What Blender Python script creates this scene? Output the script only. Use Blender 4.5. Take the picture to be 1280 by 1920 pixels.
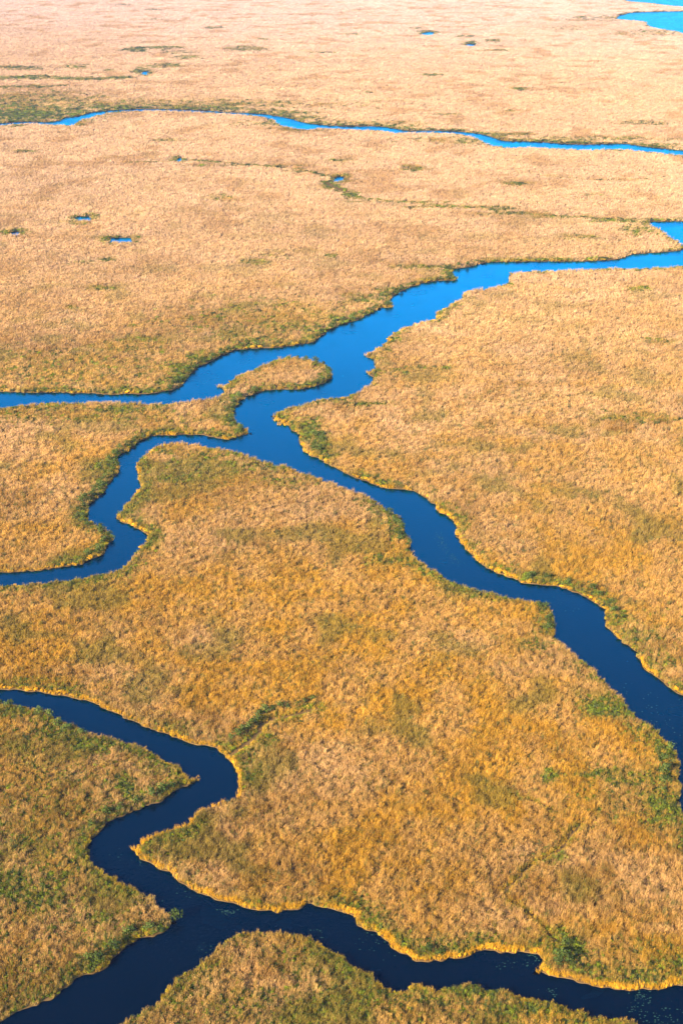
import bpy, math, random, time
import numpy as np
from mathutils import Vector, geometry

# ------------------------------------------------------------------ clear
for o in list(bpy.data.objects):
    bpy.data.objects.remove(o, do_unlink=True)
scene = bpy.context.scene
COL = scene.collection
RNG = np.random.default_rng(11)
random.seed(11)
T0 = time.time()
R = math.radians

# ------------------------------------------------------------------ camera, sky, sun, exposure
CAM_H = 250.0
PW, PH = 1280.0, 1920.0
FPX = PH * 50.0 / 36.0
PITCH = math.atan((960 + 200) / FPX)
cam_data = bpy.data.cameras.new('camera')
cam_data.sensor_fit = 'VERTICAL'
cam_data.sensor_height = 36.0
cam_data.lens = 50.0
cam_data.clip_start = 1.0
cam_data.clip_end = 60000.0
cam = bpy.data.objects.new('camera', cam_data)
COL.objects.link(cam)
cam.location = (0, 0, CAM_H)
cam.rotation_euler = (math.pi / 2 - PITCH, 0, 0)
scene.camera = cam

SUN_EL = R(24)
SUN_AZ = R(226)            # compass style, clockwise from +Y: behind the camera, to its left
sun_dir = Vector((math.sin(SUN_AZ) * math.cos(SUN_EL), math.cos(SUN_AZ) * math.cos(SUN_EL), math.sin(SUN_EL)))
world = bpy.data.worlds.new('World')
scene.world = world
world.use_nodes = True
wn = world.node_tree.nodes
wl = world.node_tree.links
sky = wn.new('ShaderNodeTexSky')
sky.sky_type = 'NISHITA'
sky.sun_disc = False
sky.sun_elevation = SUN_EL
sky.sun_rotation = SUN_AZ
sky.altitude = 0
sky.air_density = 1.0
sky.dust_density = 0.3
sky.ozone_density = 3.0
wl.new(sky.outputs[0], wn['Background'].inputs[0])
wn['Background'].inputs[1].default_value = 0.13

sun_data = bpy.data.lights.new('sun', 'SUN')
sun_data.energy = 4.6
sun_data.angle = R(0.53)
sun_data.color = (1.0, 0.86, 0.66)
sun = bpy.data.objects.new('sun', sun_data)
COL.objects.link(sun)
sun.rotation_euler = sun_dir.to_track_quat('Z', 'Y').to_euler()
sun.location = (-200, -200, 400)

scene.view_settings.view_transform = 'Standard'
scene.view_settings.look = 'None'
scene.view_settings.gamma = 1.0
scene.view_settings.exposure = 1.9
scene.view_settings.use_curve_mapping = False
scene.render.engine = 'CYCLES'
scene.cycles.max_bounces = 4
scene.cycles.diffuse_bounces = 2
scene.cycles.glossy_bounces = 2
scene.cycles.transmission_bounces = 2
scene.cycles.volume_bounces = 0
scene.cycles.use_denoising = True

# ------------------------------------------------------------------ helpers
CP, SP = math.cos(PITCH), math.sin(PITCH)

def unproject(px, py, h=0.0):
    """photo pixel(s) -> ground point(s) at height h"""
    px = np.asarray(px, float); py = np.asarray(py, float)
    x = (px - 640) / FPX
    y = (960 - py) / FPX
    dy = CP + y * SP
    dz = -SP + y * CP
    t = (CAM_H - h) / (-dz)
    return np.stack([x * t, dy * t], -1)

def project(X, Y, Z=0.0):
    zc = Y * CP - (Z - CAM_H) * SP
    yc = Y * SP + (Z - CAM_H) * CP
    return 640 + X / zc * FPX, 960 - yc / zc * FPX, zc

def hash2(ix, iy, seed):
    v = np.sin(ix * 127.1 + iy * 311.7 + seed * 74.7) * 43758.5453
    return v - np.floor(v)

def vnoise(x, y, seed=0):
    ix = np.floor(x); iy = np.floor(y)
    fx = x - ix; fy = y - iy
    fx = fx * fx * (3 - 2 * fx); fy = fy * fy * (3 - 2 * fy)
    a = hash2(ix, iy, seed); b = hash2(ix + 1, iy, seed)
    c = hash2(ix, iy + 1, seed); d = hash2(ix + 1, iy + 1, seed)
    return (a * (1 - fx) + b * fx) * (1 - fy) + (c * (1 - fx) + d * fx) * fy

def fbm(x, y, seed=0, octv=3):
    s = 0; a = 0.5; t = 0
    for k in range(octv):
        s = s + a * vnoise(x * 2 ** k + 13.7 * k, y * 2 ** k - 7.3 * k, seed + k)
        t += a; a *= 0.55
    return s / t

def smooth(a, b, x):
    t = np.clip((x - a) / (b - a), 0, 1)
    return t * t * (3 - 2 * t)

def tag(o, label=None, cat=None, group=None, kind=None):
    if label: o['label'] = label
    if cat: o['category'] = cat
    if group: o['group'] = group
    if kind: o['kind'] = kind
    return o

def mesh_obj(name, verts, faces, mat, parent=None, link=True):
    me = bpy.data.meshes.new(name)
    me.from_pydata([tuple(v) for v in verts], [], [tuple(f) for f in faces])
    me.materials.append(mat)
    me.update()
    o = bpy.data.objects.new(name, me)
    if link: COL.objects.link(o)
    if parent: o.parent = parent
    return o

# ------------------------------------------------------------------ materials
def new_mat(name):
    m = bpy.data.materials.new(name)
    m.use_nodes = True
    nt = m.node_tree
    nt.nodes.clear()
    out = nt.nodes.new('ShaderNodeOutputMaterial')
    return m, nt, out

def N(nt, kind, **kw):
    n = nt.nodes.new(kind)
    for k, v in kw.items():
        setattr(n, k, v)
    return n

def foliage_mat(name, default, translucency=0.25, instanced=True):
    m, nt, out = new_mat(name)
    if instanced:
        at = N(nt, 'ShaderNodeAttribute', attribute_type='INSTANCER', attribute_name='tint')
        col = at.outputs['Color']
    else:
        oi = N(nt, 'ShaderNodeObjectInfo')
        hv = N(nt, 'ShaderNodeHueSaturation')
        hv.inputs['Color'].default_value = (*default, 1)
        mr = N(nt, 'ShaderNodeMapRange')
        mr.inputs['To Min'].default_value = 0.7; mr.inputs['To Max'].default_value = 1.3
        nt.links.new(oi.outputs['Random'], mr.inputs['Value'])
        nt.links.new(mr.outputs[0], hv.inputs['Value'])
        col = hv.outputs['Color']
    sh = N(nt, 'ShaderNodeAttribute', attribute_type='GEOMETRY', attribute_name='shade')
    mul = N(nt, 'ShaderNodeMix', data_type='RGBA', blend_type='MULTIPLY')
    mul.inputs['Factor'].default_value = 1.0
    nt.links.new(col, mul.inputs['A'])
    nt.links.new(sh.outputs['Color'], mul.inputs['B'])
    dif = N(nt, 'ShaderNodeBsdfDiffuse')
    tra = N(nt, 'ShaderNodeBsdfTranslucent')
    mix = N(nt, 'ShaderNodeMixShader')
    mix.inputs[0].default_value = translucency
    nt.links.new(mul.outputs['Result'], dif.inputs[0])
    nt.links.new(mul.outputs['Result'], tra.inputs[0])
    nt.links.new(dif.outputs[0], mix.inputs[1])
    nt.links.new(tra.outputs[0], mix.inputs[2])
    nt.links.new(mix.outputs[0], out.inputs[0])
    return m

MAT_REED = foliage_mat('reed', (0.5, 0.3, 0.1), 0.15, True)
MAT_CLUMP = foliage_mat('bank_reed', (0.66, 0.345, 0.025), 0.25, False)  # brighter gold than the beds: sun on the bank face put into the colour
MAT_SHRUB = foliage_mat('shrub_leaf', (0.075, 0.10, 0.02), 0.25, False)

def litter_mat():
    m, nt, out = new_mat('reed_litter')
    geo = N(nt, 'ShaderNodeNewGeometry')
    n1 = N(nt, 'ShaderNodeTexNoise'); n1.inputs['Scale'].default_value = 0.05; n1.inputs['Detail'].default_value = 5
    n2 = N(nt, 'ShaderNodeTexNoise'); n2.inputs['Scale'].default_value = 0.7; n2.inputs['Detail'].default_value = 4
    nt.links.new(geo.outputs['Position'], n1.inputs['Vector'])
    nt.links.new(geo.outputs['Position'], n2.inputs['Vector'])
    r1 = N(nt, 'ShaderNodeValToRGB')
    r1.color_ramp.elements[0].position = 0.3; r1.color_ramp.elements[0].color = (0.11, 0.06, 0.02, 1)
    r1.color_ramp.elements[1].position = 0.7; r1.color_ramp.elements[1].color = (0.2, 0.115, 0.04, 1)
    nt.links.new(n1.outputs['Fac'], r1.inputs[0])
    r2 = N(nt, 'ShaderNodeValToRGB')
    r2.color_ramp.elements[0].position = 0.3; r2.color_ramp.elements[0].color = (0.6, 0.6, 0.55, 1)
    r2.color_ramp.elements[1].position = 0.7; r2.color_ramp.elements[1].color = (1, 1, 1, 1)
    nt.links.new(n2.outputs['Fac'], r2.inputs[0])
    mul = N(nt, 'ShaderNodeMix', data_type='RGBA', blend_type='MULTIPLY')
    mul.inputs['Factor'].default_value = 1
    nt.links.new(r1.outputs[0], mul.inputs['A']); nt.links.new(r2.outputs[0], mul.inputs['B'])
    b = N(nt, 'ShaderNodeBsdfDiffuse')
    nt.links.new(mul.outputs['Result'], b.inputs[0])
    nt.links.new(b.outputs[0], out.inputs[0])
    return m
MAT_LITTER = litter_mat()

def water_mat():
    m, nt, out = new_mat('river_water')
    body = N(nt, 'ShaderNodeBsdfDiffuse'); body.inputs[0].default_value = (0.0, 0.003, 0.009, 1)
    gl = N(nt, 'ShaderNodeBsdfGlossy'); gl.inputs['Color'].default_value = (0.0, 0.60, 1.0, 1); gl.inputs['Roughness'].default_value = 0.12
    wp = N(nt, 'ShaderNodeTexNoise'); wp.inputs['Scale'].default_value = 0.045; wp.inputs['Detail'].default_value = 3
    wr = N(nt, 'ShaderNodeMapRange'); wr.inputs['From Min'].default_value = .35; wr.inputs['From Max'].default_value = .65; wr.inputs['To Min'].default_value = 0.06; wr.inputs['To Max'].default_value = 0.28
    fr = N(nt, 'ShaderNodeFresnel'); fr.inputs['IOR'].default_value = 1.42
    b = N(nt, 'ShaderNodeMixShader')
    cap = N(nt, 'ShaderNodeMapRange')          # small waves: less mirror looking down, and it never closes at grazing angles
    cap.inputs['From Min'].default_value = 0.038; cap.inputs['From Max'].default_value = 0.26; cap.inputs['To Min'].default_value = 0.0; cap.inputs['To Max'].default_value = 0.43
    nt.links.new(fr.outputs[0], cap.inputs['Value']); nt.links.new(cap.outputs[0], b.inputs[0]); nt.links.new(body.outputs[0], b.inputs[1]); nt.links.new(gl.outputs[0], b.inputs[2])
    geo = N(nt, 'ShaderNodeNewGeometry')
    n1 = N(nt, 'ShaderNodeTexNoise'); n1.inputs['Scale'].default_value = 0.9; n1.inputs['Detail'].default_value = 3
    nt.links.new(geo.outputs['Position'], n1.inputs['Vector'])
    nt.links.new(geo.outputs['Position'], wp.inputs['Vector']); nt.links.new(wp.outputs['Fac'], wr.inputs['Value']); nt.links.new(wr.outputs[0], gl.inputs['Roughness'])
    bp = N(nt, 'ShaderNodeBump'); bp.inputs['Strength'].default_value = 0.22; bp.inputs['Distance'].default_value = 0.3
    nt.links.new(n1.outputs['Fac'], bp.inputs['Height'])
    nt.links.new(bp.outputs[0], gl.inputs['Normal']); nt.links.new(bp.outputs[0], fr.inputs['Normal'])
    nt.links.new(b.outputs[0], out.inputs[0])
    return m
MAT_WATER = water_mat()

def plain_mat(name, col, rough=0.9):
    m, nt, out = new_mat(name)
    geo = N(nt, 'ShaderNodeNewGeometry')
    n1 = N(nt, 'ShaderNodeTexNoise'); n1.inputs['Scale'].default_value = 0.4
    nt.links.new(geo.outputs['Position'], n1.inputs['Vector'])
    r = N(nt, 'ShaderNodeValToRGB')
    r.color_ramp.elements[0].color = (*[c * 0.6 for c in col], 1)
    r.color_ramp.elements[1].color = (*[c * 1.3 for c in col], 1)
    nt.links.new(n1.outputs['Fac'], r.inputs[0])
    b = N(nt, 'ShaderNodeBsdfDiffuse')
    nt.links.new(r.outputs[0], b.inputs[0]); nt.links.new(b.outputs[0], out.inputs[0])
    return m
MAT_MUD = plain_mat('river_mud', (0.06, 0.05, 0.035))
MAT_WEED = plain_mat('water_weed', (0.03, 0.075, 0.055))

# ------------------------------------------------------------------ water outlines read off the photograph (pixels)
# every outline is written with its banks in order; ends run on far beyond the frame
W_SOUTH = [(-6000,1275),(-300,1290),
 (0,1293),(30,1293),(65,1297),(100,1301),(132,1306),(145,1311),(165,1315),(187,1324),(215,1337),(240,1347),(265,1359),(295,1370),(325,1381),(350,1390),(380,1398),(407,1404),(415,1409),(422,1416),(430,1427),(439,1432),(442,1445),(446,1460),(445,1477),(434,1492),(415,1498),(395,1504),(370,1517),(357,1530),(345,1540),(325,1547),(300,1555),(277,1565),(262,1573),(253,1581),(250,1594),(258,1609),(285,1624),(302,1631),(320,1635),(326,1645),(345,1656),(365,1671),(395,1681),(402,1687),(415,1690),(430,1692),(455,1700),(485,1705),(512,1707),(550,1708),(567,1705),(577,1697),(583,1695),(595,1701),(620,1706),(640,1714),(670,1720),(671,1735),(695,1747),(725,1767),(750,1785),(785,1802),(815,1800),(850,1795),(885,1790),(900,1782),(935,1785),(960,1787),(1008,1788),(1014,1796),(1014,1806),(1004,1817),(1018,1826),(1035,1830),(1070,1837),(1105,1846),(1140,1852),(1175,1858),(1205,1856),(1240,1855),(1280,1847),(1400,1825),(1700,1790),(6000,1700),
 (6000,1850),(1700,1960),(1400,1975),(1260,1938),(1195,1917),(1170,1907),(1130,1900),(1100,1890),(1065,1880),(1035,1872),(1005,1862),(970,1857),(940,1845),(910,1842),(885,1837),(850,1840),(820,1845),(795,1842),(770,1842),(760,1848),(732,1842),(705,1832),(685,1817),(652,1797),(640,1787),(615,1772),(595,1760),(560,1748),(525,1742),(490,1740),(460,1740),(435,1747),(410,1772),(380,1795),(345,1820),(320,1840),(305,1855),(300,1869),(280,1877),(245,1900),(215,1919),(120,1990),(-150,2190),(-900,2700),(-6000,3700),
 (-6000,3300),(-1100,2450),(-300,2080),(-80,1950),(0,1914),(35,1897),(45,1890),(70,1885),(95,1872),(120,1852),(150,1832),(175,1822),(197,1815),(210,1795),(240,1777),(270,1757),(290,1755),(320,1740),(327,1722),(310,1705),(290,1685),(260,1662),(235,1650),(205,1637),(180,1617),(167,1602),(173,1579),(183,1563),(198,1549),(222,1536),(255,1522),(275,1510),(305,1500),(325,1485),(350,1473),(368,1462),(357,1452),(340,1435),(320,1422),(295,1410),(265,1395),(230,1382),(195,1370),(165,1366),(135,1355),(115,1347),(100,1342),(85,1325),(60,1321),(30,1317),(0,1312),(-300,1312),(-6000,1300)]

W_MAIN = [(-6000,722),(-300,731),
 (0,735),(50,736),(100,736),(150,737),(200,739),(280,738),(315,733),(335,728),(345,720),(352,707),(370,690),(400,675),(430,660),(460,655),(500,652),(530,651),(565,645),(585,642),(600,632),(620,618),(640,609),(670,600),(700,585),(715,577),(735,575),(732,560),(755,545),(790,532),(820,526),(855,525),(856,517),(847,507),(880,500),(915,492),(960,491),(1020,490),(1070,490),(1120,489),(1165,485),(1180,478),(1215,475),(1250,472),(1277,469),(1279,463),(1277,457),(1265,447),(1247,437),(1235,427),(1215,417),(1240,415),(1280,415),(1500,412),(6000,400),
 (6000,470),(1500,488),(1280,496),(1240,499),(1190,501),(1140,501),(1090,503),(1040,505),(990,506),(965,509),(955,512),(956,522),(940,532),(910,539),(880,542),(867,547),(870,555),(850,565),(835,575),(820,582),(817,595),(795,601),(770,607),(745,617),(730,625),(725,637),(705,650),(685,666),(700,675),(702,685),(687,694),(692,702),(700,711),(685,725),(660,736),(640,742),(600,745),(565,755),(530,765),(508,777),(520,787),(540,795),(547,807),(565,820),(562,832),(572,847),(600,862),(640,884),(670,897),(695,907),(720,914),(770,920),(790,930),(815,947),(825,959),(845,970),(855,985),(857,1010),(873,1030),(897,1055),(925,1070),(962,1086),(1005,1096),(1050,1101),(1080,1112),(1110,1125),(1127,1135),(1137,1150),(1135,1167),(1150,1190),(1175,1210),(1195,1230),(1207,1255),(1235,1272),(1255,1290),(1280,1307),(1400,1390),(1700,1500),(6000,1560),
 (6000,1760),(1700,1750),(1400,1670),(1310,1570),(1276,1500),(1274,1465),(1272,1430),(1265,1402),(1247,1385),(1220,1355),(1190,1335),(1170,1307),(1145,1282),(1115,1252),(1090,1232),(1065,1212),(1040,1190),(1037,1170),(1032,1150),(1025,1132),(1000,1124),(955,1117),(920,1107),(880,1097),(840,1082),(820,1070),(800,1055),(780,1042),(772,1028),(765,1015),(762,997),(752,975),(735,957),(710,940),(680,922),(640,908),(595,892),(550,875),(510,865),(465,852),(440,841),(400,837),(380,832),(350,827),(310,829),(290,835),(272,850),(257,865),(257,880),(262,902),(252,920),(240,937),(227,950),(217,972),(240,982),(262,995),(274,1005),(265,1015),(255,1032),(240,1050),(220,1063),(200,1070),(175,1076),(125,1082),(75,1087),(30,1089),(0,1090),(-300,1100),(-6000,1110),
 (-6000,1080),(-300,1076),(0,1073),(40,1072),(75,1070),(125,1062),(160,1055),(190,1040),(197,1025),(210,1010),(207,995),(195,985),(175,975),(162,965),(167,950),(182,935),(200,912),(215,895),(222,875),(222,857),(245,842),(265,827),(285,818),(325,816),(375,816),(405,820),(430,824),(455,817),(472,811),(462,802),(450,792),(435,778),(440,764),(450,752),(472,740),(500,732),(530,730),(565,729),(595,722),(622,709),(620,695),(605,680),(575,670),(530,666),(495,680),(470,692),(440,705),(425,717),(412,726),(422,731),(415,737),(400,742),(370,747),(320,752),(280,754),(250,751),(175,751),(125,752),(85,752),(45,756),(0,760),(-300,768),(-6000,780)]

E_TOP = [(-6000,250),(-300,240),(0,231),(50,228),(90,229),(112,226),(120,221),(140,219),(180,210),(240,205),(300,204.5),(380,207),(440,211),(490,213),(515,217),(545,222),(572,230),(640,236.5),(715,237),(740,241),(760,244.5),(840,245.5),(900,251),(925,258),(945,264),(990,265),(1090,271),(1130,270),(1170,269.5),(1205,274),(1280,282),(1500,292),(6000,300)]
E_BOT = [(-6000,256),(-300,244),(0,233.5),(50,230),(90,231.5),(115,233),(140,232),(150,224),(185,214),(200,210),(240,206.6),(300,206),(380,208.6),(440,212.6),(490,217),(512,224),(532,235),(575,241),(600,238.6),(640,240.5),(715,243),(740,247.5),(755,247),(840,247.8),(890,256),(912,268),(950,275),(990,274.5),(1090,279),(1130,278.5),(1170,278.5),(1205,282),(1280,289.5),(1500,300),(6000,309)]
W_NORTH = E_TOP + E_BOT[::-1]
W_LAKE = [(1153,34),(1165,28),(1180,24),(1230,22),(1280,21),(1500,16),(6000,10),(6000,75),(1500,70),(1280,61),(1260,57),(1240,54),(1215,48),(1208,40),(1190,38),(1170,36)]
W_LAKE2 = [(1170,-1),(1225,6),(1280,12),(1500,14),(6000,6),(6000,-30),(1500,-25),(1200,-18)]
PONDS = [
 [(139,409),(150,406),(172,406),(170,410),(155,411)],
 [(204,449),(215,446),(248,446),(250,450),(230,452),(210,451)],
 [(16,436),(38,434),(38,437),(20,438)],
 [(624,336),(632,331),(645,332),(643,336),(630,338)],
 [(262,137),(270,134),(281,134),(279,138),(268,139)],
 [(788,63),(803,60),(816,61),(813,64),(800,65)],
 [(871,84),(880,82),(892,84),(880,86)],
 [(330,299),(337,296),(344,298),(338,301)],
]

REED_H = 2.45

def refine(poly, name_seed, amp, closed=True, h_near=2.2):
    """photo outline -> dense ground outline. Where the land lies on the camera's side of the water the photo shows the reed tops, so those
    points stand at reed height when they are turned into ground positions."""
    P = np.array(poly, float)
    # orientation (image): make the water lie on a known side
    area = 0.5 * np.sum(P[:, 0] * np.roll(P[:, 1], -1) - np.roll(P[:, 0], -1) * P[:, 1])
    if area < 0: P = P[::-1]
    n = len(P)
    out = []
    for i in range(n):
        p0, p1, p2, p3 = P[i - 1], P[i], P[(i + 1) % n], P[(i + 2) % n]
        L = np.linalg.norm(p2 - p1)
        far_off = L > 260
        k = 1 if far_off else max(1, int(L / 3.5))
        for j in range(k):
            t = j / k
            if k == 1:
                out.append(p1)
            else:
                # cardinal spline, limited tangents
                m1 = (p2 - p0) * 0.5; m2 = (p3 - p1) * 0.5
                l1 = np.linalg.norm(m1); l2 = np.linalg.norm(m2)
                if l1 > L: m1 = m1 / l1 * L
                if l2 > L: m2 = m2 / l2 * L
                t2, t3 = t * t, t * t * t
                out.append((2 * t3 - 3 * t2 + 1) * p1 + (t3 - 2 * t2 + t) * m1 + (-2 * t3 + 3 * t2) * p2 + (t3 - t2) * m2)
    Q = np.array(out)
    d = np.roll(Q, -1, 0) - np.roll(Q, 1, 0)
    d /= np.linalg.norm(d, axis=1, keepdims=True) + 1e-9
    # clockwise on screen (y down, area > 0): inward (water) normal = (-dy, dx); land is at the opposite side
    landy = -d[:, 0]           # y of the outward normal: > 0 means the land is on the camera's side
    w = smooth(0.0, 0.35, landy)
    w = np.where(np.abs(Q[:, 0] - 640) > 2500, 0, w)
    g0 = unproject(Q[:, 0], Q[:, 1], 0.0)
    g1 = unproject(Q[:, 0], Q[:, 1], h_near)
    G = g0 * (1 - w[:, None]) + g1 * w[:, None]
    # ragged waterline
    T = np.roll(G, -1, 0) - np.roll(G, 1, 0)
    T /= np.linalg.norm(T, axis=1, keepdims=True) + 1e-9
    nrm = np.stack([T[:, 1], -T[:, 0]], -1)
    nz = (fbm(G[:, 0] / 6, G[:, 1] / 6, name_seed, 3) - 0.5) * 2.4 + (vnoise(G[:, 0] / 1.7, G[:, 1] / 1.7, name_seed + 9) - .5) * 1.3
    near = np.abs(Q[:, 0] - 640) < 1200
    G = G + nrm * (nz * amp * near)[:, None]
    return G

WATERS = [
 ('river', refine(W_SOUTH, 1, 0.85)),
 ('river', refine(W_MAIN, 2, 1.2)),
 ('river', refine(W_NORTH, 3, 0.5, h_near=2.3)),
 ('lake', refine(W_LAKE, 4, 3.0)),
 ('lake', refine(W_LAKE2, 5, 3.0)),
] + [('pond', refine(p, 6 + i, 0.3, h_near=2.1)) for i, p in enumerate(PONDS)]
WATER_LABEL = ['dark blue river winding through the nearest reeds and forking round the bottom bank',
 'wide blue main river with the small oval reed peninsula in it',
 'thin blue channel crossing the far marsh', 'bright blue lake at the far edge of the marsh',
 'farthest strip of bright blue lake behind a spit',
 'small blue pool with an olive ring beside it', 'narrow blue pool with dark green rim',
 'tiny dark pool in the open reed plain', 'small pool where the thin creek bends', 'tiny pale pool in a dark green patch',
 'tiny far pool with green edges', 'tiny far pool beside a green streak', 'small dark pool at the end of the thin creek']

def inside(poly, x, y):
    x0, y0 = poly[:, 0], poly[:, 1]
    x1, y1 = np.roll(x0, -1), np.roll(y0, -1)
    order = np.argsort(y); xs = x[order]; ys = y[order]
    rs = np.zeros(x.shape, bool)
    lo = np.searchsorted(ys, np.minimum(y0, y1), 'right'); hi = np.searchsorted(ys, np.maximum(y0, y1), 'right')
    for a in range(len(poly)):
        i, j = lo[a], hi[a]
        if j <= i: continue
        xi = x0[a] + (ys[i:j] - y0[a]) * (x1[a] - x0[a]) / (y1[a] - y0[a])
        rs[i:j] ^= xs[i:j] < xi
    r = np.empty(x.shape, bool); r[order] = rs
    return r

# ------------------------------------------------------------------ land and water sheets by constrained triangulation
FAR_Y = 15000.0
DOM = [(-150 - 1.2 * 30, 30.0), (150 + 1.2 * 30, 30.0), (150 + 1.2 * FAR_Y, FAR_Y), (-150 - 1.2 * FAR_Y, FAR_Y)]
cv, ce = [], []
def add_loop(pts):
    b = len(cv)
    for p in pts: cv.append(Vector((float(p[0]), float(p[1]))))
    n = len(pts)
    for i in range(n): ce.append((b + i, b + (i + 1) % n))
add_loop(DOM)
for _, g in WATERS: add_loop(g)
tv, te, tf, ov, oe, of = geometry.delaunay_2d_cdt(cv, ce, [], 0, 1e-3)
TV = np.array([(v.x, v.y) for v in tv])
TF = np.array([f for f in tf], int)
cen = TV[TF].mean(1)
ok = (cen[:, 1] > 30) & (cen[:, 1] < FAR_Y) & (np.abs(cen[:, 0]) < 150 + 1.2 * cen[:, 1])
TF = TF[ok]; cen = cen[ok]
wid = np.full(len(TF), -1)
for k, (_, g) in enumerate(WATERS):
    wid[inside(g, cen[:, 0], cen[:, 1])] = k
# land masses: triangles joined over shared edges
edge_map = {}
for i in np.nonzero(wid < 0)[0]:
    f = TF[i]
    for a, b in ((0, 1), (1, 2), (2, 0)):
        edge_map.setdefault((min(f[a], f[b]), max(f[a], f[b])), []).append(i)
par = {i: i for i in np.nonzero(wid < 0)[0]}
def find(i):
    while par[i] != i:
        par[i] = par[par[i]]; i = par[i]
    return i
for e, t in edge_map.items():
    if len(t) == 2: par[find(t[0])] = find(t[1])
comp = {}
for i in par: comp.setdefault(find(i), []).append(i)

def tri_area(f):
    a, b, c = TV[f[0]], TV[f[1]], TV[f[2]]
    return abs((b[0] - a[0]) * (c[1] - a[1]) - (c[0] - a[0]) * (b[1] - a[1])) / 2

LAND_SEED = [
 ('pale straw reed plain beyond the thin far channel', (640, 120)),
 ('sandy reed plain between the thin far channel and the wide river', (300, 520)),
 ('golden reed marsh along the outer bank of the wide main river', (1100, 760)),
 ('reed marsh ending in the small oval peninsula and its narrow neck', (100, 850)),
 ('large golden reed bed enclosed between the side channel, the main river and the dark river', (600, 1200)),
 ('olive and brown reed bed with two pointed capes into the dark river', (100, 1520)),
 ('green tinged reed bed with rounded top inside the fork of the dark river', (640, 1880)),
]
seeds = [unproject(*p) for _, p in LAND_SEED]
LAND_Z = 0.28
lands = []          # (label, component)
edge_len_keep = []
for root, tris in comp.items():
    area = sum(tri_area(TF[i]) for i in tris)
    if area < 20: continue
    lab = None
    for s, (lb, _) in zip(seeds, LAND_SEED):
        for i in tris:
            a, b, c = TV[TF[i][0]], TV[TF[i][1]], TV[TF[i][2]]
            d = (b[0]-a[0])*(c[1]-a[1]) - (c[0]-a[0])*(b[1]-a[1])
            u = ((s[0]-a[0])*(c[1]-a[1]) - (c[0]-a[0])*(s[1]-a[1])) / d
            v = ((b[0]-a[0])*(s[1]-a[1]) - (s[0]-a[0])*(b[1]-a[1])) / d
            if u >= 0 and v >= 0 and u + v <= 1: lab = lb; break
        if lab: break
    tris = np.array(tris)
    F = TF[tris]
    used = np.unique(F)
    remap = {v: k for k, v in enumerate(used)}
    verts = [(TV[v][0], TV[v][1], LAND_Z) for v in used]
    faces = []
    cnt = {}
    for f in F:
        a, b, c = (remap[v] for v in f)
        A, B, C = TV[f[0]], TV[f[1]], TV[f[2]]
        if (B[0]-A[0])*(C[1]-A[1]) - (C[0]-A[0])*(B[1]-A[1]) < 0: b, c = c, b
        faces.append((a, b, c))
        for e in ((a, b), (b, c), (c, a)): cnt[e] = cnt.get(e, 0) + 1
    low = {}
    for (a, b) in list(cnt):
        if (b, a) in cnt: continue
        for v in (a, b):
            if v not in low:
                low[v] = len(verts); verts.append((verts[v][0], verts[v][1], -2.05))
        faces.append((b, a, low[a], low[b]))
    o = mesh_obj('marsh_ground', verts, faces, MAT_LITTER)
    tag(o, kind='structure')
    lands.append((lab, set(tris.tolist()), area))

for k, (nm, g) in enumerate(WATERS):
    tris = np.nonzero(wid == k)[0]
    if len(tris) == 0: continue
    F = TF[tris]
    used = np.unique(F); remap = {v: i for i, v in enumerate(used)}
    faces = []
    for f in F:
        a, b, c = f
        A, B, C = TV[a], TV[b], TV[c]
        if (B[0]-A[0])*(C[1]-A[1]) - (C[0]-A[0])*(B[1]-A[1]) < 0: b, c = c, b
        faces.append((remap[a], remap[b], remap[c]))
    o = mesh_obj(nm, [(TV[v][0], TV[v][1], 0.0) for v in used], faces, MAT_WATER)
    tag(o, WATER_LABEL[k], 'water' if nm == 'river' else nm, kind='structure')

bed = mesh_obj('ground', [(-26000, -8000, -2), (26000, -8000, -2), (26000, 30000, -2), (-26000, 30000, -2)], [(0, 1, 2, 3)], MAT_MUD)
tag(bed, kind='structure')

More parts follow.
